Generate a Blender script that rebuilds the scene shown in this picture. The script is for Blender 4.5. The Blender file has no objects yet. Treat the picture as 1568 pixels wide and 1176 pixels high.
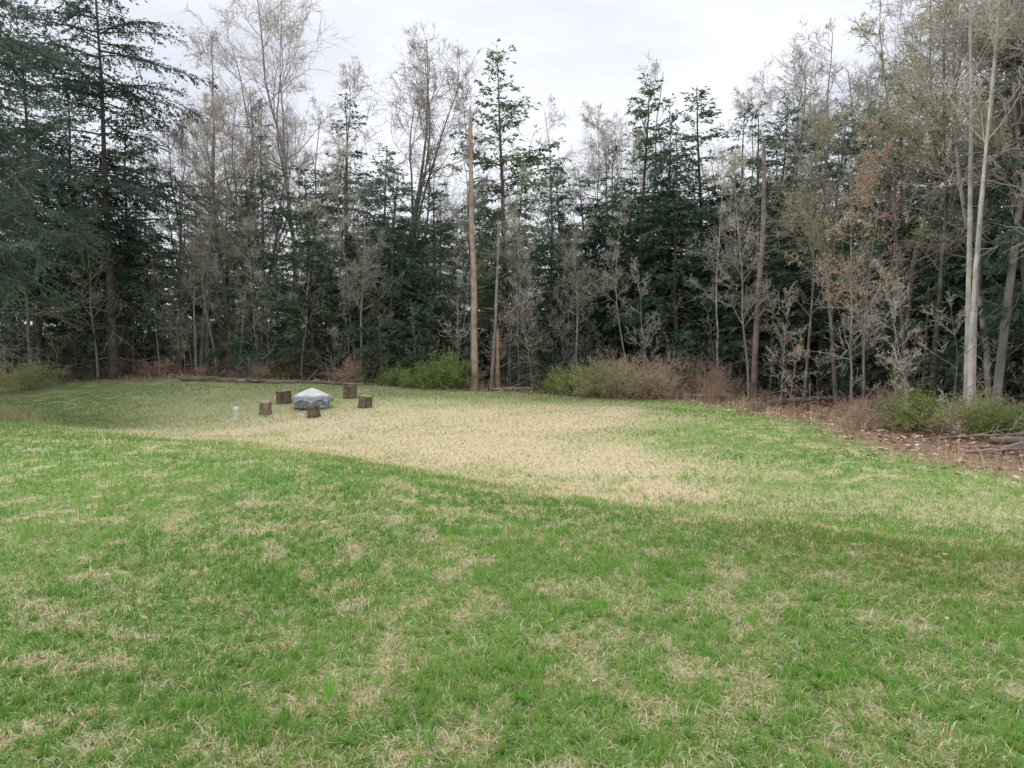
import bpy, math, numpy as np
from math import radians
S = bpy.context.scene
R = np.random.default_rng(11)

# ------------------------------------------------------------------ helpers
def link(ob, parent=None):
    S.collection.objects.link(ob)
    if parent: ob.parent = parent
    return ob

def vnoise(x, y, seed=0):
    x = np.asarray(x, float); y = np.asarray(y, float)
    xi = np.floor(x).astype(np.int64); yi = np.floor(y).astype(np.int64)
    fx = x-xi; fy = y-yi
    fx = fx*fx*(3-2*fx); fy = fy*fy*(3-2*fy)
    def h(a, b):
        n = (a*374761393 + b*668265263 + seed*1442695041) & 0x7fffffff
        n = ((n ^ (n >> 13))*1274126177) & 0x7fffffff
        return ((n ^ (n >> 16)) & 0xffff)/65535.0
    return (h(xi,yi)*(1-fx)+h(xi+1,yi)*fx)*(1-fy)+(h(xi,yi+1)*(1-fx)+h(xi+1,yi+1)*fx)*fy

def fbm(x, y, sc, o=4, seed=0):
    s = 0; a = 1; t = 0
    for i in range(o):
        s = s + a*vnoise(np.asarray(x)*sc+17*i, np.asarray(y)*sc-9*i, seed+i); t += a
        a *= .55; sc *= 2.1
    return s/t

def sst(a, b, x):
    t = np.clip((np.asarray(x, float)-a)/(b-a), 0, 1)
    return t*t*(3-2*t)

def norm(v): return v/np.maximum(np.linalg.norm(v, axis=-1, keepdims=True), 1e-9)

# ------------------------------------------------------------------ terrain
def line_s(x, y): return ((x-4)*12+(y-6)*16)/20.0 + .45*np.sin(np.asarray(x)*.55+1.0)
def height(x, y):
    x = np.asarray(x, float); y = np.asarray(y, float)
    h = 0.95*sst(20, 36, y)*sst(12, -18, x)
    s = line_s(x, y)
    h = h - 0.38*sst(-.8, 3.4, s)*(1-sst(3.8, 11, s))
    h = h + 0.10*sst(-5, -1.5, s)*(1-sst(-1, 3, s))
    h = h + 0.09*(fbm(x, y, .35, 2, 5)-.5)*sst(2, 6, y)
    h = h + 5*sst(60, 180, y) + 0.35*sst(33, 40, y)*(fbm(x, y, .3, 3, 8)-.5)
    return h
def lawn_sd(x, y):
    xe = np.interp(y, [-10,0,10,12,14,20,25,28,40],[10,9.4,8.4,7.8,7.1,7.4,7.0,6.0,5])
    ye = np.interp(x, [-60,-22,-9,-1,3,6,8],[30,32,32,29.8,28.6,27,26])
    d = np.minimum(xe-x, ye-y)
    return d + 1.5*(fbm(x, y, .7, 3, 21)-.5)
def lawn_mask(x, y): return sst(-.5, .6, lawn_sd(x, y))
def tan_mask(x, y):
    s = line_s(x, y) + 3.2*(fbm(x, y, .45, 4, 31)-.5)
    m = sst(-.2, 2.0, s)*(1-.6*sst(22, 27, y))
    m = m*sst(5.6, 2.0, x - .12*(y-14) + 3.4*(fbm(x, y, .4, 3, 33)-.5))
    m = m*sst(-15, -10, x+ .2*(y-20))
    g = np.exp(-(((x-4.4)/1.8)**2+((y-16.5)/2.3)**2))
    m = m*(1-.95*g)
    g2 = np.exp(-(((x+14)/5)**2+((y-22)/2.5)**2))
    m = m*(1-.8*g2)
    m = m*(.35+.95*fbm(x, y, .8, 4, 35))*1.15
    sp = sst(.60, .80, fbm(x, y, 1.3, 4, 41))*.35
    sp2 = sst(.50, .70, fbm(x, y, 4.6, 3, 43))*.65
    br = sst(2, -2, line_s(x,y)+4)*sst(1.0,3.2,x)*.42
    r2 = np.exp(-(((x-5.2)/2.0)**2+((y-9.8)/1.6)**2))*.55*fbm(x,y,1.6,3,47)*1.6
    return np.clip(np.maximum.reduce([m, sp, sp2, r2, br*fbm(x,y,2.2,3,45)*1.6]), 0, 1)
def slope_brown(x, y):
    s = line_s(x, y) + .8*(fbm(x,y,.6,3,48)-.5)
    return np.exp(-((s+.4)/1.0)**2)*sst(1.0, 3.2, x)*.62
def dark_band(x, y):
    return np.clip(.75*np.exp(-(((x+13)/4.2)**2+((y-22.3)/1.7)**2)) + .22*np.exp(-((line_s(x,y)+1.0)/1.2)**2)*sst(-1,1.5,x), 0, 1)  # left term puts a shadow into the grass colour; right term darkens a strip
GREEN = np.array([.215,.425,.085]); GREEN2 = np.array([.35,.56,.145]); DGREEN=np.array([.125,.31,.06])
TAN = np.array([.88,.755,.51]); LIT = np.array([.22,.14,.10]); BRN=np.array([.27,.27,.10])

# ------------------------------------------------------------------ mesh builder
class MB:
    def __init__(s): s.v=[]; s.q=[]; s.c=[]; s.m=[]; s.n=0
    def add(s, v, q, c, m=0):
        v = v.reshape(-1,3); c = np.broadcast_to(c, (len(v),3))
        s.v.append(v); s.q.append(q+s.n); s.c.append(c); s.m.append(np.full(len(q), m)); s.n += len(v)
    def tubes(s, pts, rad, k, c, m=0):
        B, n1, _ = pts.shape
        d = np.empty_like(pts); d[:, :-1] = pts[:,1:]-pts[:,:-1]; d[:,-1] = d[:,-2]
        d[:,1:-1] = (pts[:,2:]-pts[:,:-2])
        d = norm(d)
        if k==2:   # flat twig ribbons, each with its own facing
            rv = np.random.default_rng(B).normal(0,1,(B,1,3)); u = norm(np.cross(d, np.broadcast_to(rv,d.shape)))
            ring = np.stack([pts-u*rad[:,:,None], pts+u*rad[:,:,None]],2)
            idx = np.arange(B*n1*2).reshape(B,n1,2)
            q = np.stack([idx[:,:-1,0],idx[:,:-1,1],idx[:,1:,1],idx[:,1:,0]],-1).reshape(-1,4)
            s.add(ring,q,c,m); return
        ref = np.where(np.abs(d[:,:1,2:3])>.8, np.array([1.,0,0]), np.array([0,0,1.]))
        ref = np.broadcast_to(ref, d.shape)
        u = norm(np.cross(d, ref)); w = np.cross(d, u)
        a = np.arange(k)*2*math.pi/k
        ring = pts[:,:,None,:]+rad[:,:,None,None]*(np.cos(a)[None,None,:,None]*u[:,:,None,:]+np.sin(a)[None,None,:,None]*w[:,:,None,:])
        idx = np.arange(B*n1*k).reshape(B,n1,k)
        i0 = idx[:,:-1,:]; i1 = idx[:,1:,:]
        q = np.stack([i0, np.roll(i0,-1,2), np.roll(i1,-1,2), i1], -1).reshape(-1,4)
        s.add(ring, q, c, m)
    def leaves(s, p, d, nrm, L, W, c, m=1):
        d = norm(d); w = norm(np.cross(d, nrm)); L=L[:,None]; W=W[:,None]
        v = np.stack([p, p+d*L*.45+w*W*.5, p+d*L, p+d*L*.45-w*W*.5], 1)
        q = np.arange(len(p)*4).reshape(-1,4)
        s.add(v, q, np.repeat(c, 4, 0) if np.ndim(c)==2 else c, m)
    def mesh(s, name, mats, smooth=False):
        v = np.concatenate(s.v).astype(np.float32); q = np.concatenate(s.q).astype(np.int32)
        c = np.concatenate(s.c); m = np.concatenate(s.m).astype(np.int32)
        me = bpy.data.meshes.new(name)
        me.vertices.add(len(v)); me.vertices.foreach_set("co", v.ravel())
        me.loops.add(len(q)*4); me.loops.foreach_set("vertex_index", q.ravel())
        me.polygons.add(len(q)); me.polygons.foreach_set("loop_start", np.arange(len(q), dtype=np.int32)*4)
        for mt in mats: me.materials.append(mt)
        me.polygons.foreach_set("material_index", m)
        if smooth: me.polygons.foreach_set("use_smooth", np.ones(len(q), bool))
        me.update(calc_edges=True)
        at = me.color_attributes.new("Col", 'FLOAT_COLOR', 'POINT')
        cc = np.ones((len(v),4), np.float32); cc[:,:3] = c
        at.data.foreach_set("color", cc.ravel())
        return me

# ------------------------------------------------------------------ materials
def mat_base(name):
    m = bpy.data.materials.new(name); m.use_nodes = True
    nt = m.node_tree; b = nt.nodes["Principled BSDF"]
    return m, nt, b
def mulnoise(nt, colsock, scale, lo, hi, coord="Object", detail=4):
    tc = nt.nodes.new("ShaderNodeTexCoord"); n = nt.nodes.new("ShaderNodeTexNoise")
    n.inputs["Scale"].default_value = scale; n.inputs["Detail"].default_value = detail
    nt.links.new(tc.outputs[coord], n.inputs["Vector"])
    mr = nt.nodes.new("ShaderNodeMapRange"); mr.inputs[1].default_value=.3; mr.inputs[2].default_value=.7
    mr.inputs[3].default_value=lo; mr.inputs[4].default_value=hi
    nt.links.new(n.outputs["Fac"], mr.inputs[0])
    vm = nt.nodes.new("ShaderNodeVectorMath"); vm.operation='SCALE'
    nt.links.new(colsock, vm.inputs[0]); nt.links.new(mr.outputs[0], vm.inputs["Scale"])
    return vm.outputs[0], n
def attr_mat(name, rough=.8, trans=0, scale=3, lo=.75, hi=1.25, rnd=.25, bump=0, bscale=20, spec=.2, diffuse=False, detail=3):
    m, nt, b = mat_base(name)
    a = nt.nodes.new("ShaderNodeAttribute"); a.attribute_name = "Col"
    c = a.outputs["Color"]
    if scale: c, n = mulnoise(nt, c, scale, lo, hi, "Object", detail)
    if rnd:
        oi = nt.nodes.new("ShaderNodeObjectInfo"); mr = nt.nodes.new("ShaderNodeMapRange")
        mr.inputs[3].default_value = 1-rnd; mr.inputs[4].default_value = 1+rnd
        nt.links.new(oi.outputs["Random"], mr.inputs[0])
        vm = nt.nodes.new("ShaderNodeVectorMath"); vm.operation='SCALE'
        nt.links.new(c, vm.inputs[0]); nt.links.new(mr.outputs[0], vm.inputs["Scale"]); c = vm.outputs[0]
    if diffuse:
        nt.nodes.remove(b); b = nt.nodes.new("ShaderNodeBsdfDiffuse")
        nt.links.new(c, b.inputs["Color"]); nt.links.new(b.outputs[0], nt.nodes["Material Output"].inputs["Surface"])
    else:
        nt.links.new(c, b.inputs["Base Color"])
        b.inputs["Roughness"].default_value = rough; b.inputs["Specular IOR Level"].default_value = spec
    if bump:
        tc = nt.nodes.new("ShaderNodeTexCoord"); mp = nt.nodes.new("ShaderNodeMapping")
        mp.inputs["Scale"].default_value=(1,1,.25 if bump>0.3 else 1)
        nn = nt.nodes.new("ShaderNodeTexNoise"); nn.inputs["Scale"].default_value=bscale; nn.inputs["Detail"].default_value=4
        nt.links.new(tc.outputs["Object"], mp.inputs[0]); nt.links.new(mp.outputs[0], nn.inputs["Vector"])
        bp = nt.nodes.new("ShaderNodeBump"); bp.inputs["Strength"].default_value=bump; bp.inputs["Distance"].default_value=.03
        nt.links.new(nn.outputs["Fac"], bp.inputs["Height"]); nt.links.new(bp.outputs[0], b.inputs["Normal"])
    if trans:
        t = nt.nodes.new("ShaderNodeBsdfTranslucent"); mx = nt.nodes.new("ShaderNodeMixShader"); mx.inputs[0].default_value=trans
        nt.links.new(c, t.inputs["Color"]); nt.links.new(b.outputs[0], mx.inputs[1]); nt.links.new(t.outputs[0], mx.inputs[2])
        nt.links.new(mx.outputs[0], nt.nodes["Material Output"].inputs["Surface"])
    return m
M_bark = attr_mat("bark", .9, 0, 2.5, .6, 1.35, .2, .8, 14, diffuse=True)
M_twig = attr_mat("twigs", .9, 0, 0, .7, 1.3, .15, diffuse=True)
M_needle = attr_mat("needles", .65, .35, .9, .65, 1.35, .18, diffuse=True, detail=2)
M_leaf = attr_mat("leaves", .6, .4, 0, .75, 1.25, .15, diffuse=True)
M_grass = attr_mat("grass_blades", .6, .3, 0, .85, 1.15, 0, diffuse=True)
M_ground = attr_mat("ground_cover", .95, 0, 28, .55, 1.4, 0, .25, 60, diffuse=True)
M_litter = attr_mat("dead_leaves", .8, 0, 0, .8, 1.2, 0, diffuse=True)
M_dry = attr_mat("dry_stalks", .8, .2, 0, .8, 1.2, .1, diffuse=True)

# ------------------------------------------------------------------ ground
def axis(lo, hi, fine, f0, f1, g=1.06):
    a = list(np.arange(f0, f1, fine)); st = fine; x = f1
    while x < hi: a.append(x); st *= g; x += st
    a.append(hi); st = fine; x = f0-fine
    b = []
    while x > lo: b.append(x); st *= g; x -= st
    b.append(lo)
    return np.array(b[::-1]+a)
gx = axis(-400, 400, .11, -14, 13); gy = axis(-60, 600, .11, 1.5, 30)
X, Y = np.meshgrid(gx, gy); Z = height(X, Y)
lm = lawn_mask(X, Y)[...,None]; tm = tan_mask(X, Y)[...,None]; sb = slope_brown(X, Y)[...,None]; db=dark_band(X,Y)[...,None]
fr_ = (.68+.32*sst(4,14,np.hypot(X,Y)))[...,None]  # near ground coloured darker, painting shade into the gaps between blades
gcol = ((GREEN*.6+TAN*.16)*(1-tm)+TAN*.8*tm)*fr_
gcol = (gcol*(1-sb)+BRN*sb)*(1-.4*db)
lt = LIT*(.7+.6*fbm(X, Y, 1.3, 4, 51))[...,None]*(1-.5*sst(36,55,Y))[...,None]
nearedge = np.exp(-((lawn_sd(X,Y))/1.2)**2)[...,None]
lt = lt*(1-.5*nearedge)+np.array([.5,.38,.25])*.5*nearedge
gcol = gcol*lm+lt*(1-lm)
g = MB(); ny, nx = X.shape; I = np.arange(nx*ny).reshape(ny, nx)
q = np.stack([I[:-1,:-1], I[:-1,1:], I[1:,1:], I[1:,:-1]], -1).reshape(-1,4)
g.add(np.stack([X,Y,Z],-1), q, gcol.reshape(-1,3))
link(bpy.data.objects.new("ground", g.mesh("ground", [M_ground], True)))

# ------------------------------------------------------------------ lawn grass
def blades(mb, x, y, h, w, lean, col, z0=None, az=None, one=False):
    n = len(x); z = height(x, y)-.004 if z0 is None else z0
    az = R.uniform(0, 2*np.pi, n) if az is None else az
    fa = R.uniform(0, 2*np.pi, n)
    side = np.stack([np.cos(fa), np.sin(fa), np.zeros(n)], 1)*w[:,None]*.5
    hd = np.stack([np.cos(az), np.sin(az), np.zeros(n)], 1)
    p0 = np.stack([x,y,z],1)
    L1 = np.clip(lean*.6,0,1.5); L2 = np.clip(lean*1.15,0,1.62)
    p1 = p0+(hd*np.sin(L1)[:,None]+np.array([0,0,1.])*np.cos(L1)[:,None])*(h*.55)[:,None]
    p2 = p1+(hd*np.sin(L2)[:,None]+np.array([0,0,1.])*np.cos(L2)[:,None])*(h*.5)[:,None]
    p2[:,2] = np.maximum(p2[:,2], z+.006)
    if one:
        v = np.stack([p0-side, p0+side, p2+side*.3, p2-side*.3], 1); q=np.arange(n*4).reshape(-1,4)
        mb.add(v,q,np.repeat(col,4,0)); return
    v = np.stack([p0-side, p0+side, p1+side*.8, p1-side*.8, p2+side*.15, p2-side*.15], 1)
    b = np.arange(n)[:,None]*6
    q = np.concatenate([b+np.array([0,1,2,3]), b+np.array([3,2,4,5])])
    mb.add(v, q, np.repeat(col, 6, 0))
N = 520000
d = R.uniform(1.9**.42, 33**.42, N)**(1/.42); an = R.uniform(-.72, .72, N)
x = d*np.sin(an); y = d*np.cos(an)
cx = np.round(x/.13)*.13; cy = np.round(y/.13)*.13
jx = cx+.13*(vnoise(cx*31, cy*17, 3)-.5)*1.8; jy = cy+.13*(vnoise(cx*13, cy*29, 4)-.5)*1.8
pull = (R.random(N)<.5)*R.uniform(.2,.85,N)
x = x*(1-pull)+jx*pull; y = y*(1-pull)+jy*pull
keep = R.random(N) < lawn_mask(x, y); x=x[keep]; y=y[keep]; d=d[keep]; pull=pull[keep]; n=len(x)
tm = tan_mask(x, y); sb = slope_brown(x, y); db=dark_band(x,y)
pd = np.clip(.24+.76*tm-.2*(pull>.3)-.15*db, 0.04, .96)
dead = R.random(n) < pd
tall = fbm(x, y, 2.5, 3, 61); tuft = sst(.6,.75,fbm(x,y,1.1,3,67))
h = np.where(dead, R.uniform(.03,.08,n), R.uniform(.022,.052,n)*(.45+1.15*tall)+.035*tuft*R.random(n))*(1+d/70)
w = np.where(dead, .0036, .0046)*R.uniform(.6,1.3,n)*(1+d/8)
lean = np.where(dead, R.uniform(1.0,1.6,n), np.abs(R.normal(.65,.4,n)))
r1 = R.random((n,1)); r2 = R.random((n,1))
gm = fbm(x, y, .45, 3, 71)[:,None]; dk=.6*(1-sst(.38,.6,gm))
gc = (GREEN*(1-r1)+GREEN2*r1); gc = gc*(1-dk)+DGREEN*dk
gc = np.where(r2<.10, np.array([.50,.58,.15]), gc)
gc = gc*(1-.6*sb[:,None])+BRN*.6*sb[:,None]
dc = TAN*(.72+.42*r1); dc = np.where(r2<.12, np.array([.5,.38,.22])*(.7+.5*r1), dc)
dc = dc*(1-.65*sb[:,None])+BRN*1.1*.65*sb[:,None]
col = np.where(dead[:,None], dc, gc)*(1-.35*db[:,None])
lg = MB(); nr=d<9
blades(lg, x[nr], y[nr], h[nr], w[nr], lean[nr], col[nr]); nr=~nr
blades(lg, x[nr], y[nr], h[nr], w[nr], lean[nr], col[nr], one=True)
def tufts(count, spr, hh, leanm, leans, ww, ca, cb, dmax=13, mm=(14,45)):
    tx=[];ty=[];th=[]
    for i in range(count):
        a=R.uniform(-.62,.62); dd=R.uniform(2.2**.6,dmax**.6)**(1/.6); m=int(R.uniform(*mm))
        cx0,cy0=dd*math.sin(a),dd*math.cos(a); sp=R.uniform(*spr)
        tx.append(R.normal(cx0,sp,m)); ty.append(R.normal(cy0,sp,m)); th.append(R.uniform(*hh,m)*R.uniform(.7,1.15))
    tx=np.concatenate(tx);ty=np.concatenate(ty);th=np.concatenate(th);m=len(tx); rr=R.random((m,1))
    blades(lg,tx,ty,th,np.full(m,ww),np.abs(R.normal(leanm,leans,m)),ca*(1-rr)+cb*rr)
tufts(300,(.02,.08),(.05,.11),.45,.3,.005,np.array([.21,.48,.075]),np.array([.33,.63,.13]))
tufts(190,(.04,.13),(.04,.09),1.3,.2,.004,np.array([.75,.62,.40]),np.array([.93,.84,.64]),11,(30,110))
link(bpy.data.objects.new("lawn_grass", lg.mesh("lawn_grass", [M_grass])))

fl = MB(); n=110
a=R.uniform(-.65,.65,n); dd=R.uniform(2.6,16,n); x=dd*np.sin(a); y=dd*np.cos(a)
p=np.stack([x,y,height(x,y)+.03],1); az=R.uniform(0,6.28,n)
dr=np.stack([np.cos(az),np.sin(az),R.uniform(-.2,.35,n)],1); nn=np.stack([R.normal(0,.35,n),R.normal(0,.35,n),np.ones(n)],1)
cc=np.array([[.5,.38,.22],[.2,.13,.08],[.66,.56,.38]])[R.integers(0,3,n)]
fl.leaves(p,dr,nn,R.uniform(.03,.07,n),R.uniform(.018,.035,n),cc,0)
link(bpy.data.objects.new("fallen_leaves", fl.mesh("fallen_leaves",[M_litter])))
wd=MB()
for i in range(34):
    a=R.uniform(-.6,.6); dd=R.uniform(2.6,9); cx0,cy0=dd*math.sin(a),dd*math.cos(a); m=int(R.integers(5,10))
    az=np.arange(m)*2*np.pi/m+R.uniform(-.3,.3,m); s=R.uniform(.6,1.1)
    p=np.stack([np.full(m,cx0),np.full(m,cy0),np.full(m,float(height(cx0,cy0))+.012)],1)
    dr=np.stack([np.cos(az),np.sin(az),R.uniform(.25,.8,m)],1); wd.leaves(p,dr,np.tile(np.array([0,0,1.]),(m,1)),R.uniform(.06,.1,m)*s,R.uniform(.018,.035,m)*s,np.array([.2,.42,.08])*R.uniform(.8,1.3,(m,1)),0)
link(bpy.data.objects.new("lawn_weeds", wd.mesh("lawn_weeds",[M_leaf])))

# ------------------------------------------------------------------ leaf litter
ll = MB(); n=80000
x=R.uniform(-30,26,n); y=R.uniform(8,42,n); k=(lawn_sd(x,y)<.3+R.normal(0,.55,n)); x=x[k];y=y[k];n=len(x)
p=np.stack([x,y,height(x,y)+R.uniform(.005,.05,n)],1); az=R.uniform(0,6.28,n)
dr=np.stack([np.cos(az),np.sin(az),R.normal(0,.3,n)],1); nn=np.stack([R.normal(0,.4,n),R.normal(0,.4,n),np.ones(n)],1)
pal=np.array([[.60,.42,.30],[.42,.27,.18],[.78,.62,.47],[.28,.18,.12],[.64,.42,.30]])
ll.leaves(p,dr,nn,R.uniform(.08,.16,n),R.uniform(.05,.1,n),pal[R.integers(0,5,n)]*R.uniform(.7,1.15,(n,1)),0)
link(bpy.data.objects.new("leaf_litter", ll.mesh("leaf_litter",[M_litter])))

# ------------------------------------------------------------------ tree growth
def grow(rg, st, dr, L, r0, r1, ns, wander, trop):
    B=len(st); pts=np.empty((B,ns+1,3)); pts[:,0]=st; d=norm(dr)
    for i in range(ns):
        d = norm(d + rg.normal(0, wander, (B,3)) + np.array([0,0,trop]))
        pts[:,i+1]=pts[:,i]+d*(L/ns)[:,None]
    t=np.linspace(0,1,ns+1)[None]
    return pts, r0[:,None]*(1-t)+r1[:,None]*t
def spawn(rg, pts, rad, cnt, t0, t1, a0, a1):
    B,n1,_=pts.shape; par=np.repeat(np.arange(B), cnt); n=len(par)
    t=rg.uniform(t0,t1,n); f=t*(n1-1); i=np.minimum(f.astype(int), n1-2); fr=(f-i)[:,None]
    p=pts[par,i]*(1-fr)+pts[par,i+1]*fr; d=norm(pts[par,i+1]-pts[par,i])
    r=rad[par,i]*(1-fr[:,0])+rad[par,i+1]*fr[:,0]
    rv=rg.normal(0,1,(n,3)); pr=norm(rv-d*np.sum(rv*d,1,keepdims=True))
    a=rg.uniform(a0,a1,n)[:,None]
    return par, t, p, d*np.cos(a)+pr*np.sin(a), r

def bare_tree(name, seed, H, r0, bark, twig, buds=None, budn=0, t0=.35, spread=.27, wander=.05, lean=(0,0), n1=24, fork=False, fine=1.0, bs=.05, l4=True):
    rg=np.random.default_rng(seed); mb=MB()
    tp,tr=grow(rg,np.array([[0,0,-.3]]),np.array([[lean[0],lean[1],1.]]),np.array([H+.3]),np.array([r0]),np.array([r0*.12]),14,wander,.03)
    tr[:,0]*=1.35
    mb.tubes(tp,tr,8,bark)
    if fork:
        par,t,p,d,r=spawn(rg,tp,tr,[3],.3,.6,.25,.5)
        fp,fr=grow(rg,p,d,H*(1-t)*.9,r*.75,r*.12,14,wander*1.3,.06)
        mb.tubes(fp,fr,6,bark); tp=np.concatenate([tp,fp]); tr=np.concatenate([tr,fr])
    cnt=np.full(len(tp),n1//len(tp)+4)
    par,t,p,d,r=spawn(rg,tp,tr,cnt,t0,.98,.6,1.15)
    L=H*spread*(1.15-t*.8)*rg.uniform(.5,1.2,len(t))
    b1,q1=grow(rg,p,d,L,np.maximum(r*.5,.012),np.full(len(t),.006),7,.11,.05)
    mb.tubes(b1,q1,4,bark*.8+twig*.2)
    par,t2,p,d,r=spawn(rg,b1,q1,np.full(len(b1),int(8*fine)),.15,1,.45,1.0)
    L2=L[par]*.45*(1.2-t2*.7)*rg.uniform(.5,1.2,len(t2))
    b2,q2=grow(rg,p,d,L2,np.maximum(r*.6,.007),np.full(len(t2),.0045),4,.14,.04)
    mb.tubes(b2,q2,3 if l4 else 2,bark*.4+twig*.6,0 if l4 else 2)
    par,t3,p,d,r=spawn(rg,b2,q2,np.full(len(b2),int(6*fine)),.2,1,.4,1.0)
    L3=L2[par]*.55*rg.uniform(.5,1.3,len(t3))
    b3,q3=grow(rg,p,d,L3,np.full(len(t3),.0075 if l4 else .010),np.full(len(t3),.005),2,.17,.03)
    mb.tubes(b3,q3,2,twig,2)
    ends=[b3[:,-1],b3[:,1]]
    if l4:
        par,t4,p,d,r=spawn(rg,b3,q3,np.full(len(b3),3),.3,1,.4,.9)
        L4=L3[par]*.6*rg.uniform(.5,1.3,len(t4))
        b4,q4=grow(rg,p,d,L4,np.full(len(t4),.006),np.full(len(t4),.003),1,.15,.03)
        mb.tubes(b4,q4,2,twig,2); ends+=[b4[:,-1]]
    if buds is not None:
        pts=np.concatenate(ends); k=rg.integers(0,len(pts),budn); pts=pts[k]+rg.normal(0,.03,(budn,3))
        n=len(k); mb.leaves(pts,rg.normal(0,1,(n,3)),rg.normal(0,1,(n,3)),rg.uniform(.6,1.5,n)*bs,rg.uniform(.5,1.1,n)*bs*.7,buds*rg.uniform(.6,1.3,(n,1)))
    return mb.mesh(name,[M_bark,M_leaf,M_twig])

def conifer(name, seed, H, Rm, c0, c1, base=.12, dens=9, droop=-.05, bark=np.array([.17,.14,.115]), ls=.16, pw=.75, r0=None, dead=16, up=0.0, tw=9, lf=20, trop=0):
    rg=np.random.default_rng(seed); mb=MB(); r0=r0 or H*.011
    tp,tr=grow(rg,np.array([[0,0,-.3]]),np.array([[0,0,1.]]),np.array([H+.3]),np.array([r0]),np.array([.012]),16,.018,.05)
    mb.tubes(tp,tr,8,bark)
    n=int(H*dens); t=1-(rg.random(n)**.92)*(1-base); t=np.clip(t,base,.99)
    f=t*16; i=np.minimum(f.astype(int),15); fr=(f-i)[:,None]; p=tp[0,i]*(1-fr)+tp[0,i+1]*fr
    az=rg.uniform(0,2*np.pi,n); lob=.85+.2*np.sin(az*2+t*9+seed)+.17*np.sin(t*23+seed*2)
    el=np.interp(t,[0,.5,.9,1],[-.15,.02,.45,1.1])+rg.normal(0,.14,n)+up
    d=np.stack([np.cos(az)*np.cos(el),np.sin(az)*np.cos(el),np.sin(el)],1)
    L=Rm*((1-t)**pw*1.02+.06)*lob*rg.uniform(.6,1.2,n)*np.interp(t,[base,base+.12,1],[.75,1,1])
    b1,q1=grow(rg,p,d,L,np.maximum(L*.011,.006),np.full(n,.004),7,.05,droop)
    mb.tubes(b1,q1,3,bark*1.05)
    cnt=np.maximum(6,(L*tw).astype(int)); par=np.repeat(np.arange(n),cnt); m=len(par)
    tt=rg.uniform(.12,1,m); f=tt*7; i=np.minimum(f.astype(int),6); fr=(f-i)[:,None]
    p=b1[par,i]*(1-fr)+b1[par,i+1]*fr; bd=norm(b1[par,i+1]-b1[par,i])
    sd=norm(np.cross(bd,np.array([0,0,1.])))*np.where(rg.random(m)<.5,-1,1)[:,None]
    a=rg.uniform(.4,1.15,m)[:,None]
    td=norm(bd*np.cos(a)+sd*np.sin(a)+rg.normal(0,.2,(m,3)))
    TL=np.clip(L[par]*.38*(1.15-tt*.8)*rg.uniform(.5,1.25,m),.2,1.2)
    b2,q2=grow(rg,p,td,TL,np.full(m,.005),np.full(m,.003),3,.06,-.12)
    cnt=np.maximum(4,(TL*lf).astype(int)); par2=np.repeat(np.arange(m),cnt); k=len(par2)
    tt=rg.uniform(.0,1,k); f=tt*3; i=np.minimum(f.astype(int),2); fr=(f-i)[:,None]
    p=b2[par2,i]*(1-fr)+b2[par2,i+1]*fr; dd=norm(b2[par2,i+1]-b2[par2,i])
    up_=norm(np.array([0,0,1.])+rg.normal(0,.5,(k,3)))
    sd=norm(np.cross(dd,up_))*np.where(rg.random(k)<.5,-1,1)[:,None]
    a=rg.uniform(.15,1.0,k)[:,None]; ld=dd*np.cos(a)+sd*np.sin(a)+rg.normal(0,.15,(k,3))-np.array([0,0,.18])
    mix=np.clip(rg.normal(.4,.3,m),0,1)[par2][:,None]*.7+rg.random((k,1))*.3
    col=(c0*(1-mix)+c1*mix)
    mb.leaves(p,ld,up_,ls*rg.uniform(.6,1.4,k),ls*.42*rg.uniform(.7,1.3,k),col)
    if dead:
        bk=np.array([.34,.30,.26])
        t=rg.uniform(.05,base+.25,dead); f=t*16; i=f.astype(int); p=tp[0,i]
        az=rg.uniform(0,6.28,dead); d=np.stack([np.cos(az),np.sin(az),rg.normal(-.05,.15,dead)],1)
        L=Rm*rg.uniform(.25,.85,dead)
        b,qq=grow(rg,p,d,L,np.full(dead,.014),np.full(dead,.005),6,.09,-.03); mb.tubes(b,qq,3,bk)
        par,_,p,d,_=spawn(rg,b,qq,np.full(dead,7),.2,1,.4,1.0)
        b,qq=grow(rg,p,d,L[par]*.3,np.full(len(par),.009),np.full(len(par),.005),3,.12,-.02); mb.tubes(b,qq,2,bk,2)
        par,_,p,d,_=spawn(rg,b,qq,np.full(len(b),3),.2,1,.4,1.0)
        b,qq=grow(rg,p,d,rg.uniform(.1,.3,len(par)),np.full(len(par),.006),np.full(len(par),.003),1,.12,-.02); mb.tubes(b,qq,2,bk,2)
    return mb.mesh(name,[M_bark,M_needle,M_twig])

A=np.array
GB=A([.34,.31,.275]); GB2=A([.27,.245,.215]); PB=A([.44,.405,.36]); TW=A([.50,.455,.415]); TWp=A([.62,.57,.53]); TWr=A([.53,.465,.42])
YG=A([.68,.68,.32]); RD=A([.68,.50,.38])
CON=[conifer("hemlock_%d"%i, 100+i, 13, rm, c0, c1, ba, 12, dr, pw=pw, up=up, dead=20)  # needle colours lifted overall so the colour carries some haze
     for i,(rm,c0,c1,ba,dr,pw,up) in enumerate([
      (2.9,A([.105,.18,.13]),A([.23,.33,.235]),.10,-.05,.5,0),
      (2.5,A([.11,.185,.12]),A([.25,.345,.215]),.08,-.04,.45,.1),
      (3.3,A([.105,.175,.135]),A([.22,.315,.24]),.13,-.06,.5,0),
      (2.7,A([.14,.225,.14]),A([.30,.405,.25]),.16,-.02,.42,.2)])]
FAR=[conifer("far_hemlock_%d"%i, 120+i, 13, 3.3, A([.14,.20,.17]),A([.25,.33,.285]), .06, 8, -.05, ls=.34, pw=.5, dead=0, tw=6, lf=9) for i in range(2)]  # paler needles: distance haze put into the base colours
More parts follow.
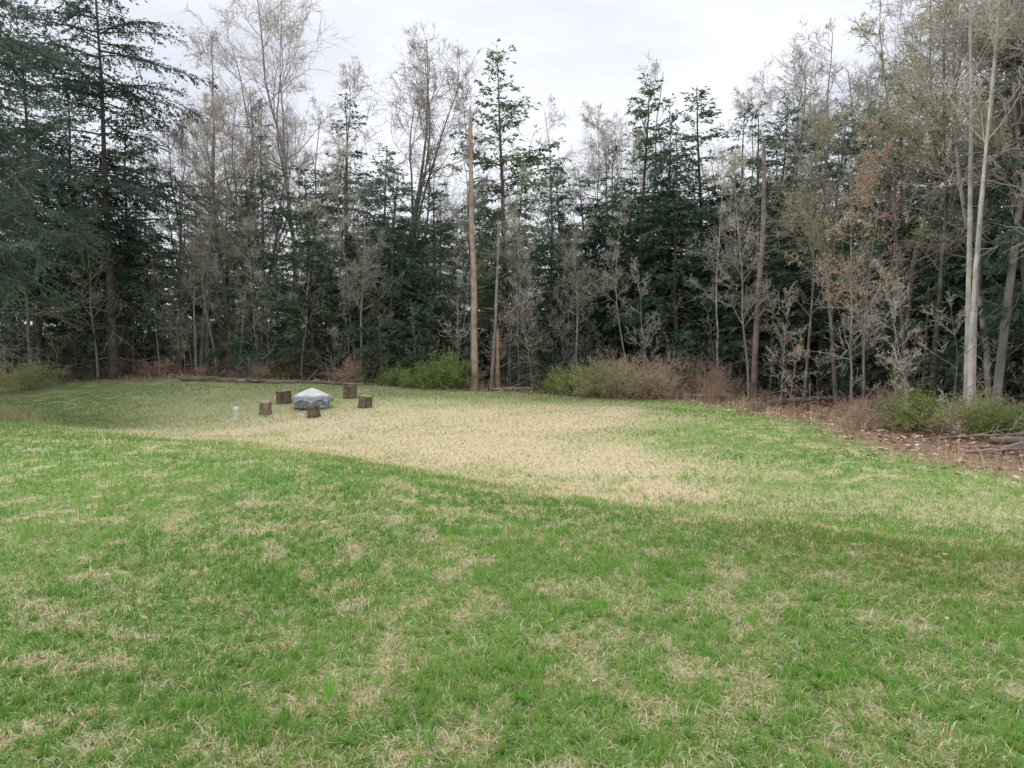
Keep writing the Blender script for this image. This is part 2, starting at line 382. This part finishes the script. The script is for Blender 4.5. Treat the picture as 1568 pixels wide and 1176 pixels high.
YOUNG=conifer("young_hemlock",140,4.5,1.8,A([.10,.185,.085]),A([.23,.34,.155]),.03,15,-.05,ls=.12,dead=0)
BIG=[conifer("big_hemlock_%d"%i,150+i,18,5.4,A([.095,.15,.12]),A([.205,.285,.225]),.22,9,-.045,ls=.14,pw=.42,dead=40,r0=.18,tw=8,lf=18) for i in range(2)]
BARE=[bare_tree("bare_0",201,15,.11,GB,TW,YG,1400,.35),
      bare_tree("bare_1",202,15,.13,GB2,TWr,RD,700,.4,spread=.3,fork=True),
      bare_tree("bare_2",203,15,.09,GB,TWp,YG,2200,.3,spread=.22),
      bare_tree("bare_3",204,15,.125,GB2,TWp,None,0,.45,spread=.3,fork=True,wander=.07),
      bare_tree("bare_4",205,15,.08,PB,TWp,YG,1000,.4,spread=.2)]
BFAR=[bare_tree("far_bare_%d"%i,230+i,15,.11,GB*1.3,TWp*1.1,YG if i else None,700 if i else 0,.3,spread=.26,l4=False,fine=.9,bs=.09) for i in range(3)]  # bark and twigs lightened, haze painted into their colour
RED=bare_tree("red_maple",210,9,.055,GB,TW,A([.88,.52,.34]),1900,.2,spread=.36,n1=20,bs=.065,fine=.85)
GRN=bare_tree("budding_tree",211,13,.08,GB2,TW,A([.60,.62,.28]),5000,.3,spread=.25,n1=24,bs=.05,fine=.9)
BIRCH=bare_tree("birch",212,17,.068,A([.62,.58,.53]),TWp,YG,1200,.45,spread=.16,wander=.012,n1=16)
SAP=bare_tree("sapling",213,5,.022,GB2,TW,None,0,.12,spread=.3,n1=12,fine=.8,l4=False)
SAP2=bare_tree("sapling2",214,6,.025,PB,TWp,YG,300,.15,spread=.24,n1=12,fine=.8,l4=False)

def put(name, me, x, y, s=1.0, sz=None, rz=None, parent=None, tilt=(0,0)):
    o=bpy.data.objects.new(name, me); o.location=(x,y,float(height(x,y)))
    o.scale=(s,s,sz or s); o.rotation_euler=(tilt[0],tilt[1],R.uniform(0,6.28) if rz is None else rz)
    return link(o,parent)

for x,y,H,v,wf in [(-11.4,34,12.2,0,.95),(-7.8,36,13.3,0,1.1),(-8.9,33.5,9.6,1,1.2),(-.3,35,15.2,3,1.15),(5.9,36,14.8,1,1.2),
    (9.3,36,14.4,1,1.2),(11.6,34,13.4,2,1.1),(7.4,33.5,11.6,0,1.1),(12.8,31,12,2,1.0),(4.0,37,10.8,2,1.1),(-3.8,35.5,10,0,1.2),(-5.7,34,9.8,2,1.2),
    (1.9,34.5,9.6,0,1.2),(13.6,26,11.6,2,1.0),(13.6,28.5,11.0,0,1.1),(13.2,18,12.5,2,.9),(14.5,21,13,0,1.1),(10.2,31.5,9.8,1,1.2),
    (2.7,38,11.2,1,1.1),(7.7,37.5,13.4,0,1.1),(10.5,35,12.9,0,1.1),(13.9,34,12.8,1,1.1),(-6.6,37.5,11.4,1,1.1),(5.0,39,12.2,0,1.2),(12.2,36.5,13.8,0,1.1),(6.6,35,11.5,2,1.0),
    (-17.5,34,11.5,2,1.1),(-21,36,14,0,1.3),(14,39,13,0,1.2),(17,33,13,2,1.1),(17.5,26,13,0,1.1)]:
    put("hemlock_tree",CON[v],x,y,H/13*wf,H/13)
rgc=np.random.default_rng(5)
for x in np.arange(-24,24,1.9):
    y=rgc.uniform(39.5,43); gap=abs(x+13)<3.0
    H=rgc.uniform(7.6,10.6)*(.62 if gap else 1)*(1.12 if 3<x<14 else 1)*(.85 if abs(x+2.2)<1.8 else 1)
    put("hemlock_tree",CON[rgc.integers(0,3)],x+rgc.uniform(-.5,.5),y,H/13*1.35,H/13)
for x,y,H,v,wf in [(-17.2,32.2,20,0,.92),(-15.8,21.8,17,1,.88),(-20.5,27,18,0,1.0),(-21.5,34,17,1,1.0)]:
    put("large_hemlock_tree",BIG[v],x,y,H/18*wf,H/18)
for x,y,H in [(-4.0,31.4,2.9),(-5.6,32,3.6),(-2.4,31.7,2.3),(-9.5,33,3.2),(6.8,29.5,2.6),(1.0,31.5,2.6),(11.3,20.5,3.6),(-19,32.5,3.5),(-12.5,33,2.8),(3.3,31.5,3)]:
    put("young_hemlock_tree",YOUNG,x,y,H/4.5*1.2,H/4.5)

for x,y,H,v in [(-10.7,37.5,19.5,3),(-13.5,36,15.3,0),(-15.2,37,14,2),(-5.9,37,16.5,1),(-4.6,38,14.5,2),(-3.0,36,14.5,4),(-12.2,33.4,12,0),(-8.7,38,16,2),
    (1.9,42,15.5,0),(3.9,44,16,2),(5.2,45,16,3),(8.9,45,18.2,0),(7.2,43,15,2),(15,45,19.5,3),(17.2,45,19,0),(13,44,17,2),(19,40,18,3),
    (-9.3,32.9,8,2),(-1.9,33,11,0),(2.7,32.5,9,0),(4.9,31.5,8,4),(.3,32.4,7.5,2),(-6.6,33,8.5,0),(9.1,28.6,9.5,2),(8.6,31,10,4),
    (11.8,27,13,0),(12.4,24,13.5,3),(13,21.5,14,2),(11.3,17.4,14.5,0),(13.2,15.5,14,3),(10.9,14.6,12,2),(15,18,15,0),(16,23,16,0),(12.2,19,15,4),
    (-14,33.2,9,0),(-18,32.4,9,2),(-20.5,31.8,10,3),(-11.2,33,7,2),(-13,32.8,7.5,4),(-14.6,35,13,0),(-12.8,38,13.5,3),(-15.6,33,6.5,2),
    (-12.4,35,13,1),(-9.8,35.5,12.5,0),(-16,36,12.5,3),(-14.3,38.5,14,0),(-7.2,34.2,11,2)]:
    put("bare_tree",BARE[v],x,y,H/15)
for x,y,H in [(10.35,17,17),(10.7,17.3,18.5),(10.1,16.4,13),(11.2,15.8,16)]: put("birch_tree",BIRCH,x,y,H/17,H/17)
for x,y,H in [(9.4,20.6,6.6),(11.3,24,8.0)]: put("red_maple_tree",RED,x,y,H/9)
for x,y,H in [(12.2,23,13),(11.5,20.5,13),(14,25,14),(12.2,17.4,13),(10.4,26.5,10),(-.2,33.7,10)]: put("budding_tree",GRN,x,y,H/13)

def dead_trunk(name, x, y, H, r, lean, c, seed):
    rg=np.random.default_rng(seed); mb=MB()
    tp,tr=grow(rg,A([[0,0,-.2]]),A([[lean,0,1.]]),A([H+.2]),A([r]),A([r*.55]),18,.012,.0)
    tr[:,-1]*=.35; mb.tubes(tp,tr*(1+.06*rg.normal(size=tr.shape)),12,c)
    par,t,p,d,rr=spawn(rg,tp,tr,[12],.35,.98,1.0,1.6)
    b,qq=grow(rg,p,d,rg.uniform(.15,.9,12),np.full(12,.02),np.full(12,.008),4,.12,-.02); mb.tubes(b,qq,5,c*.9)
    o=bpy.data.objects.new(name,mb.mesh(name,[M_bark],True)); o.location=(x,y,float(height(x,y))); link(o)
dead_trunk("dead_tree_trunk",-1.55,30.6,11.5,.145,.012,A([.43,.34,.28]),1)
dead_trunk("dead_tree_trunk",-.9,31,7.0,.08,.10,A([.36,.31,.27]),2)
dead_trunk("dead_tree_trunk",9.4,29,10,.13,.0,A([.36,.31,.27]),3)
dead_trunk("dead_tree_trunk",-.55,30.5,2.5,.1,-.03,A([.34,.25,.19]),4)

rgp=np.random.default_rng(77)
fi=bpy.data.objects.new("distant_woods",None); link(fi)
def scatter(n, xr, yr, hm, conf):
    for _ in range(n):
        x=rgp.uniform(*xr); y=rgp.uniform(*yr)
        if lawn_sd(x,y)>-2.5: continue
        if rgp.random()<conf:
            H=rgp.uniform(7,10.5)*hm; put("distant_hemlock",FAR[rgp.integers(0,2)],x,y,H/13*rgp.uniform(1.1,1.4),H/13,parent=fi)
        else:
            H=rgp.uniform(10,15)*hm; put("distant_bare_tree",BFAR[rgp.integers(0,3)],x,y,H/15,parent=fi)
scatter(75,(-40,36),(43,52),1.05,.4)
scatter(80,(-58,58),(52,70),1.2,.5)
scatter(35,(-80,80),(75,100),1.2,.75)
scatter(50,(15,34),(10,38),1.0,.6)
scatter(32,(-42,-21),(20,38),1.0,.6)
ub=bpy.data.objects.new("underbrush",None); link(ub)
for _ in range(220):
    x=rgp.uniform(-28,22); y=rgp.uniform(12,42)
    if lawn_sd(x,y)>-.9: continue
    put("sapling",[SAP,SAP2][rgp.integers(0,2)],x,y,rgp.uniform(.35,1.05),parent=ub)
for _ in range(70):
    x=rgp.uniform(-20,9); y=rgp.uniform(31.5,36)
    if lawn_sd(x,y)>-.6: continue
    put("sapling",[SAP,SAP2][rgp.integers(0,2)],x,y,rgp.uniform(.4,1.0),parent=ub)

# ------------------------------------------------------------------ shrubs, brambles, dry grass
def shrub(name, seed, W, H, stem, leaf, nl, ns=60, ls=.05, wob=.16):
    rg=np.random.default_rng(seed); mb=MB()
    st=np.stack([rg.normal(0,W*.2,ns),rg.normal(0,W*.14,ns),np.full(ns,-.05)],1)
    d=np.stack([st[:,0]*1.2/W+rg.normal(0,.3,ns),rg.normal(0,.3,ns),np.ones(ns)],1)
    L=H*rg.uniform(.6,1.2,ns); b,qq=grow(rg,st,d,L,np.full(ns,.009),np.full(ns,.004),6,wob,-.04); mb.tubes(b,qq,3,stem)
    par,t,p,d,_=spawn(rg,b,qq,np.full(ns,9),.15,1,.4,1.1)
    b2,q2=grow(rg,p,d,L[par]*.35*rg.uniform(.4,1.2,len(par)),np.full(len(par),.007),np.full(len(par),.004),3,.17,-.01); mb.tubes(b2,q2,2,stem,2)
    par,t,p,d,_=spawn(rg,b2,q2,np.full(len(b2),3),.15,1,.4,1.1)
    b3,q3=grow(rg,p,d,rg.uniform(.06,.22,len(par))*H/1.2,np.full(len(par),.005),np.full(len(par),.003),2,.15,0); mb.tubes(b3,q3,2,stem,2)
    if nl:
        pts=np.concatenate([b3[:,-1],b3[:,1],b2[:,-1],b2[:,2]]); k=rg.integers(0,len(pts),nl); p=pts[k]+rg.normal(0,.03,(nl,3))
        mb.leaves(p,rg.normal(0,1,(nl,3)),rg.normal(0,1,(nl,3))+A([0,0,1.]),rg.uniform(.6,1.5,nl)*ls,rg.uniform(.5,1,nl)*ls*.6,leaf*rg.uniform(.65,1.3,(nl,1)))
    return mb.mesh(name,[M_bark,M_leaf,M_twig])
SG=shrub("green_shrub",301,2.4,1.3,A([.35,.28,.2]),A([.32,.48,.13]),7500,ls=.075)
SY=shrub("yellow_green_shrub",302,3,1.2,A([.45,.36,.27]),A([.50,.58,.23]),5000,ls=.07)
SB=shrub("bramble",303,2.2,1.2,A([.62,.47,.38]),A([.62,.45,.33]),1400)
SD=shrub("bramble2",304,2.0,.9,A([.46,.35,.28]),A([.50,.34,.22]),500,45)
SC=shrub("bramble3",305,2.6,1.5,A([.56,.40,.32]),A([.5,.3,.2]),300,34,wob=.34)
for me,x,y,s in [(SG,-2.6,30.5,1.0),(SG,-3.7,30.8,.7),(SG,-4.9,30.9,.5),(SY,3.0,28.7,1.1),(SY,4.4,28.2,.9),(SG,2.2,29.6,.7),(SG,9.1,16.8,.6),(SY,9.9,16.1,.7),(SG,10,15.2,.5),(SY,-19.5,30,.9)]:
    put("green_shrub",me,x,y,s)
bt=bpy.data.objects.new("bramble_thicket",None); link(bt)
for _ in range(200):
    x=rgp.uniform(-26,16); y=rgp.uniform(10,36); sd=lawn_sd(x,y)
    if sd>-.25 or sd<-4.5: continue
    put("bramble",[SB,SD,SC][rgp.integers(0,3)],x,y,rgp.uniform(.3,.85),parent=bt)
for _ in range(22):
    put("bramble",[SB,SC,SC][rgp.integers(0,3)],rgp.uniform(3.4,8.2),rgp.uniform(27.8,31.2),rgp.uniform(.45,1.25),parent=bt)

dg=MB(); n=60000
x=R.uniform(-26,12,n); y=R.uniform(9,34,n); sd=lawn_sd(x,y); cl=fbm(x,y,1.0,3,91)
wgt=np.exp(-((sd+.5)/.9)**2)*sst(.42,.62,cl)*np.where((x>1.5)&(x<8),1.0,.55)
k=R.random(n)<wgt; x=x[k];y=y[k];n=len(x); rr=R.random((n,1))
blades(dg,x,y,R.uniform(.12,.5,n)*np.where((x>1.5)&(x<8),1.25,.7),R.uniform(.008,.016,n),np.abs(R.normal(.5,.4,n)),np.where(rr<.18,A([.34,.42,.14]),A([.76,.61,.44])*(.65+.5*R.random((n,1)))))
m=1500; x=R.normal(-14.2,.8,m); y=R.normal(19.6,.8,m)
blades(dg,x,y,R.uniform(.15,.5,m),R.uniform(.008,.014,m),np.abs(R.normal(.4,.3,m)),A([.62,.52,.33])*R.uniform(.6,1.2,(m,1)))
link(bpy.data.objects.new("dry_grass",dg.mesh("dry_grass",[M_dry])))

# ------------------------------------------------------------------ fallen logs and branches
def log(x0,y0,x1,y1,r,c,seed,name="fallen_log",lift=.0,tw=6,wob=.05):
    rg=np.random.default_rng(seed); mb=MB(); n=14; t=np.linspace(0,1,n+1)
    xs=x0+(x1-x0)*t; ys=y0+(y1-y0)*t+rg.normal(0,wob,n+1).cumsum()*.5
    z=height(xs,ys)+r*.8+lift*t+np.abs(rg.normal(0,r*.25,n+1)); pts=np.stack([xs,ys,z],1)[None]; rad=(r*(1-.6*t))[None]*(1+.10*rg.normal(size=(1,n+1)))
    rad[:,-1]*=.4; rad[:,0]*=.8; mb.tubes(pts,rad,9,c)
    if tw:
        par,tt,p,d,_=spawn(rg,pts,rad,[tw],.2,1,.5,1.2); d[:,2]=np.abs(d[:,2])
        b,qq=grow(rg,p,d,rg.uniform(.4,1.4,tw),np.full(tw,r*.25),np.full(tw,.006),6,.12,.0); mb.tubes(b,qq,4,c)
        par,_,p,d,_=spawn(rg,b,qq,np.full(tw,5),.2,1,.4,1); b,qq=grow(rg,p,d,rg.uniform(.15,.5,len(par)),np.full(len(par),.008),np.full(len(par),.004),3,.12,0); mb.tubes(b,qq,3,c)
    link(bpy.data.objects.new(name,mb.mesh(name,[M_bark],True)))
LG=A([.42,.35,.29])
for i,a in enumerate([(-13.8,31.0,-10.2,30.6,.12),(-11.2,30.4,-7.4,30.9,.09),(-8.3,31.1,-6.0,30.7,.08),(-3.2,30.5,-5.4,31.2,.09),
    (9.2,14.3,12,13.2,.07),(8.8,13.4,11.5,14.5,.05),(8.9,12.6,11.2,12.1,.045),(9.8,19,13,20,.10),(5.5,29,8.2,27.6,.07),(-.8,30.3,.9,29.9,.06),(8.4,24.6,11.2,25.6,.1),
    (8.3,13.6,9.8,12.6,.03),(8.6,15.0,10.2,14.4,.035),(8.4,17,10.4,17.8,.05),(8.7,12.1,10,13.6,.03)]):
    log(*a,LG*R.uniform(.75,1.1),400+i,lift=.15 if i>3 else 0,wob=.12 if i<4 else .05)

# ------------------------------------------------------------------ stumps
m_cut, nt, b = mat_base("cut_wood")
tc=nt.nodes.new("ShaderNodeTexCoord"); wv=nt.nodes.new("ShaderNodeTexWave"); wv.wave_type='RINGS'; wv.rings_direction='Z'
wv.inputs["Scale"].default_value=9; wv.inputs["Distortion"].default_value=2.5
cr=nt.nodes.new("ShaderNodeValToRGB"); cr.color_ramp.elements[0].color=(.30,.22,.15,1); cr.color_ramp.elements[1].color=(.52,.42,.31,1)
nt.links.new(tc.outputs["Object"],wv.inputs["Vector"]); nt.links.new(wv.outputs["Fac"],cr.inputs[0]); nt.links.new(cr.outputs[0],b.inputs["Base Color"]); b.inputs["Roughness"].default_value=.85
M_sbark=attr_mat("stump_bark",.95,0,9,.45,1.5,.15,1.0,16)
def stump(x,y,r,h,tilt,seed,c):
    rg=np.random.default_rng(seed); mb=MB(); k=36; a=np.arange(k)*2*np.pi/k
    lob=1+.06*np.sin(a*2+seed)+.04*np.sin(a*5+seed*3)+rg.normal(0,.018,k)
    zs=[-.06,0,.04,h*.25,h*.5,h*.75,h-.02,h]; rs=[1.12,1.12,1.06,1.0,.98,.99,1.0,.96]
    v=[]
    for z,q in zip(zs,rs):
        rr=r*q*lob*(1+rg.normal(0,.012,k)); v.append(np.stack([np.cos(a)*rr,np.sin(a)*rr,np.full(k,z)],1))
    v=np.array(v); idx=np.arange(len(zs)*k).reshape(len(zs),k)
    q=np.stack([idx[:-1],np.roll(idx[:-1],-1,1),np.roll(idx[1:],-1,1),idx[1:]],-1).reshape(-1,4)
    mb.add(v,q,c)
    inner=v[-1]*A([.9,.9,1])+A([0,0,.004]); mid=v[-1]*A([.45,.45,1])+A([0,0,-.002]); cen=v[-1]*A([.02,.02,1])
    vv=np.stack([v[-1],inner,mid,cen]); idx=np.arange(4*k).reshape(4,k)
    q=np.stack([idx[:-1],np.roll(idx[:-1],-1,1),np.roll(idx[1:],-1,1),idx[1:]],-1).reshape(-1,4)
    mb.add(vv,q,c,1)
    o=bpy.data.objects.new("log_stump",mb.mesh("log_stump",[M_sbark,m_cut])); o.location=(x,y,float(height(x,y)))
    o.rotation_euler=(tilt[0],tilt[1],rg.uniform(0,6)); link(o)
SBk=A([.21,.16,.125])
stump(-7.72,23.3,.19,.42,(.05,-.2),1,SBk*1.4)
stump(-7.72,25.2,.235,.42,(0,.05),2,SBk)
stump(-5.72,26.3,.22,.52,(0,.0),3,SBk*1.1)
stump(-4.78,24.2,.22,.38,(.1,.04),4,SBk)
stump(-6.02,22.6,.19,.34,(.05,.1),5,SBk*.8)

# ------------------------------------------------------------------ fire pit with cover
fp=bpy.data.objects.new("fire_pit",None); fpx,fpy=-6.55,24.4; fp.location=(fpx,fpy,float(height(fpx,fpy))); link(fp)
m_stone=attr_mat("pit_stone",.9,0,14,.7,1.25,.1,.6,30)
m_tarp=attr_mat("pit_tarp",.85,0,5,.85,1.12,0,.3,6,spec=.15)
m_steel=attr_mat("pit_metal",.4,0,5,.9,1.1,0,spec=.5)
mb=MB(); rg=np.random.default_rng(5)
for row in range(3):
    for j in range(14):
        a0=(j+.5*(row%2))*2*np.pi/14+.012; a1=a0+2*np.pi/14-.03; ri,ro=.36,.56+rg.normal(0,.008); z0=row*.125+.002*row; z1=z0+.12
        pts=[]
        for z,sh in ((z0,0),(z0+.015,.012),(z1-.015,.012),(z1,0)):
            for (rr,aa) in ((ri,a0),(ri,a1),(ro+sh,a1),(ro+sh,(a0+a1)/2),(ro+sh,a0)): pts.append((math.cos(aa)*rr,math.sin(aa)*rr,z))
        pts=np.array(pts); q=[]
        for l in range(3):
            for s in range(5): q.append([l*5+s,l*5+(s+1)%5,(l+1)*5+(s+1)%5,(l+1)*5+s])
        q.append([15,16,17,18])
        mb.add(pts,np.array(q),A([.36,.40,.45])*rg.uniform(.7,1.2))
o=bpy.data.objects.new("stone_ring",mb.mesh("stone_ring",[m_stone])); link(o,fp)
k=96; a=np.arange(k)*2*np.pi/k
prof=[(.015,.645),(.10,.615),(.25,.555),(.40,.49),(.52,.435),(.60,.395),(.615,.36),(.625,.32),(.63,.28),(.64,.25)]
mb=MB(); v=[]
for i,(r_,z_) in enumerate(prof):
    f=max(0,i-4)/5; rp=1+f*(.04*np.sin(a*11+1)+.03*np.sin(a*17+.5*i)+.02*np.sin(a*5)); sag=-.018*np.abs(np.sin(a*4))*min(i,4)/4
    v.append(np.stack([np.cos(a)*r_*rp,np.sin(a)*r_*rp,z_+sag+f*.045*np.sin(a*7+2)],1))
v=np.array(v); idx=np.arange(len(prof)*k).reshape(len(prof),k)
q=np.stack([np.roll(idx[:-1],-1,1),idx[:-1],idx[1:],np.roll(idx[1:],-1,1)],-1).reshape(-1,4)
cc=np.repeat(np.array([[.80,.81,.81]]*5+[[.45,.49,.56]]*5),k,0)
mb.add(v,q,cc); link(bpy.data.objects.new("tarp_cover",mb.mesh("tarp_cover",[m_tarp],True)),fp)
mb=MB(); ring=np.stack([np.cos(np.linspace(0,2*np.pi,49))*.625,np.sin(np.linspace(0,2*np.pi,49))*.625,np.full(49,.34)],1)[None]
mb.tubes(ring,np.full((1,49),.012),6,A([.5,.48,.42])); link(bpy.data.objects.new("tie_rope",mb.mesh("tie_rope",[m_steel],True)),fp)

mb=MB(); k=24
def rings(mb,prof,c):
    a=np.arange(k)*2*np.pi/k; v=np.array([np.stack([np.cos(a)*r,np.sin(a)*r,np.full(k,z)],1) for r,z in prof]); idx=np.arange(len(prof)*k).reshape(-1,k)
    q=np.stack([idx[:-1],np.roll(idx[:-1],-1,1),np.roll(idx[1:],-1,1),idx[1:]],-1).reshape(-1,4); mb.add(v,q,c)
rings(mb,[(.065,-.1),(.065,.30),(.078,.305),(.08,.31),(.08,.385),(.074,.395),(.03,.40),(.028,.415),(.001,.416)],A([.88,.88,.86]))
o=bpy.data.objects.new("white_vent_pipe",mb.mesh("white_vent_pipe",[m_steel],False)); o.location=(-8.32,22.4,float(height(-8.32,22.4))); o.rotation_euler=(0,.05,0); link(o)

# ------------------------------------------------------------------ world, sun, camera
w=bpy.data.worlds.new("World"); S.world=w; w.use_nodes=True; nt=w.node_tree; bg=nt.nodes["Background"]
sky=nt.nodes.new("ShaderNodeTexSky"); sky.sky_type='NISHITA'; sky.sun_disc=False
SE,SA=52,22
sky.sun_elevation=radians(SE); sky.sun_rotation=radians(-SA%360)
tc=nt.nodes.new("ShaderNodeTexCoord"); mp=nt.nodes.new("ShaderNodeMapping"); mp.inputs["Scale"].default_value=(1,1,2.6)
nz=nt.nodes.new("ShaderNodeTexNoise"); nz.inputs["Scale"].default_value=2.2; nz.inputs["Detail"].default_value=5; nz.inputs["Roughness"].default_value=.5
nt.links.new(tc.outputs["Generated"],mp.inputs[0]); nt.links.new(mp.outputs[0],nz.inputs["Vector"])
cr=nt.nodes.new("ShaderNodeValToRGB"); cr.color_ramp.elements[0].position=.38; cr.color_ramp.elements[0].color=(5.6,5.75,6.35,1)
cr.color_ramp.elements[1].position=.64; cr.color_ramp.elements[1].color=(8.0,8.1,8.5,1)
nt.links.new(nz.outputs["Fac"],cr.inputs[0])
mx=nt.nodes.new("ShaderNodeMix"); mx.data_type='RGBA'; mx.inputs[0].default_value=.9
nt.links.new(sky.outputs[0],mx.inputs[6]); nt.links.new(cr.outputs[0],mx.inputs[7]); nt.links.new(mx.outputs[2],bg.inputs[0])
bg.inputs[1].default_value=.145
L=bpy.data.lights.new("sun","SUN"); L.energy=1.5; L.angle=radians(14); L.color=(1,.97,.92)
lo=bpy.data.objects.new("sun",L); lo.rotation_euler=(-radians(90-SE),0,radians(SA)); link(lo)
cam=bpy.data.cameras.new("camera"); cam.sensor_width=36; cam.lens=26.2; cam.clip_end=2000; cam.clip_start=.05
co=bpy.data.objects.new("camera",cam); co.location=(0,0,1.65); co.rotation_euler=(radians(87.9),0,0); link(co); S.camera=co
S.view_settings.view_transform='Standard'; S.view_settings.look='None'; S.view_settings.exposure=0
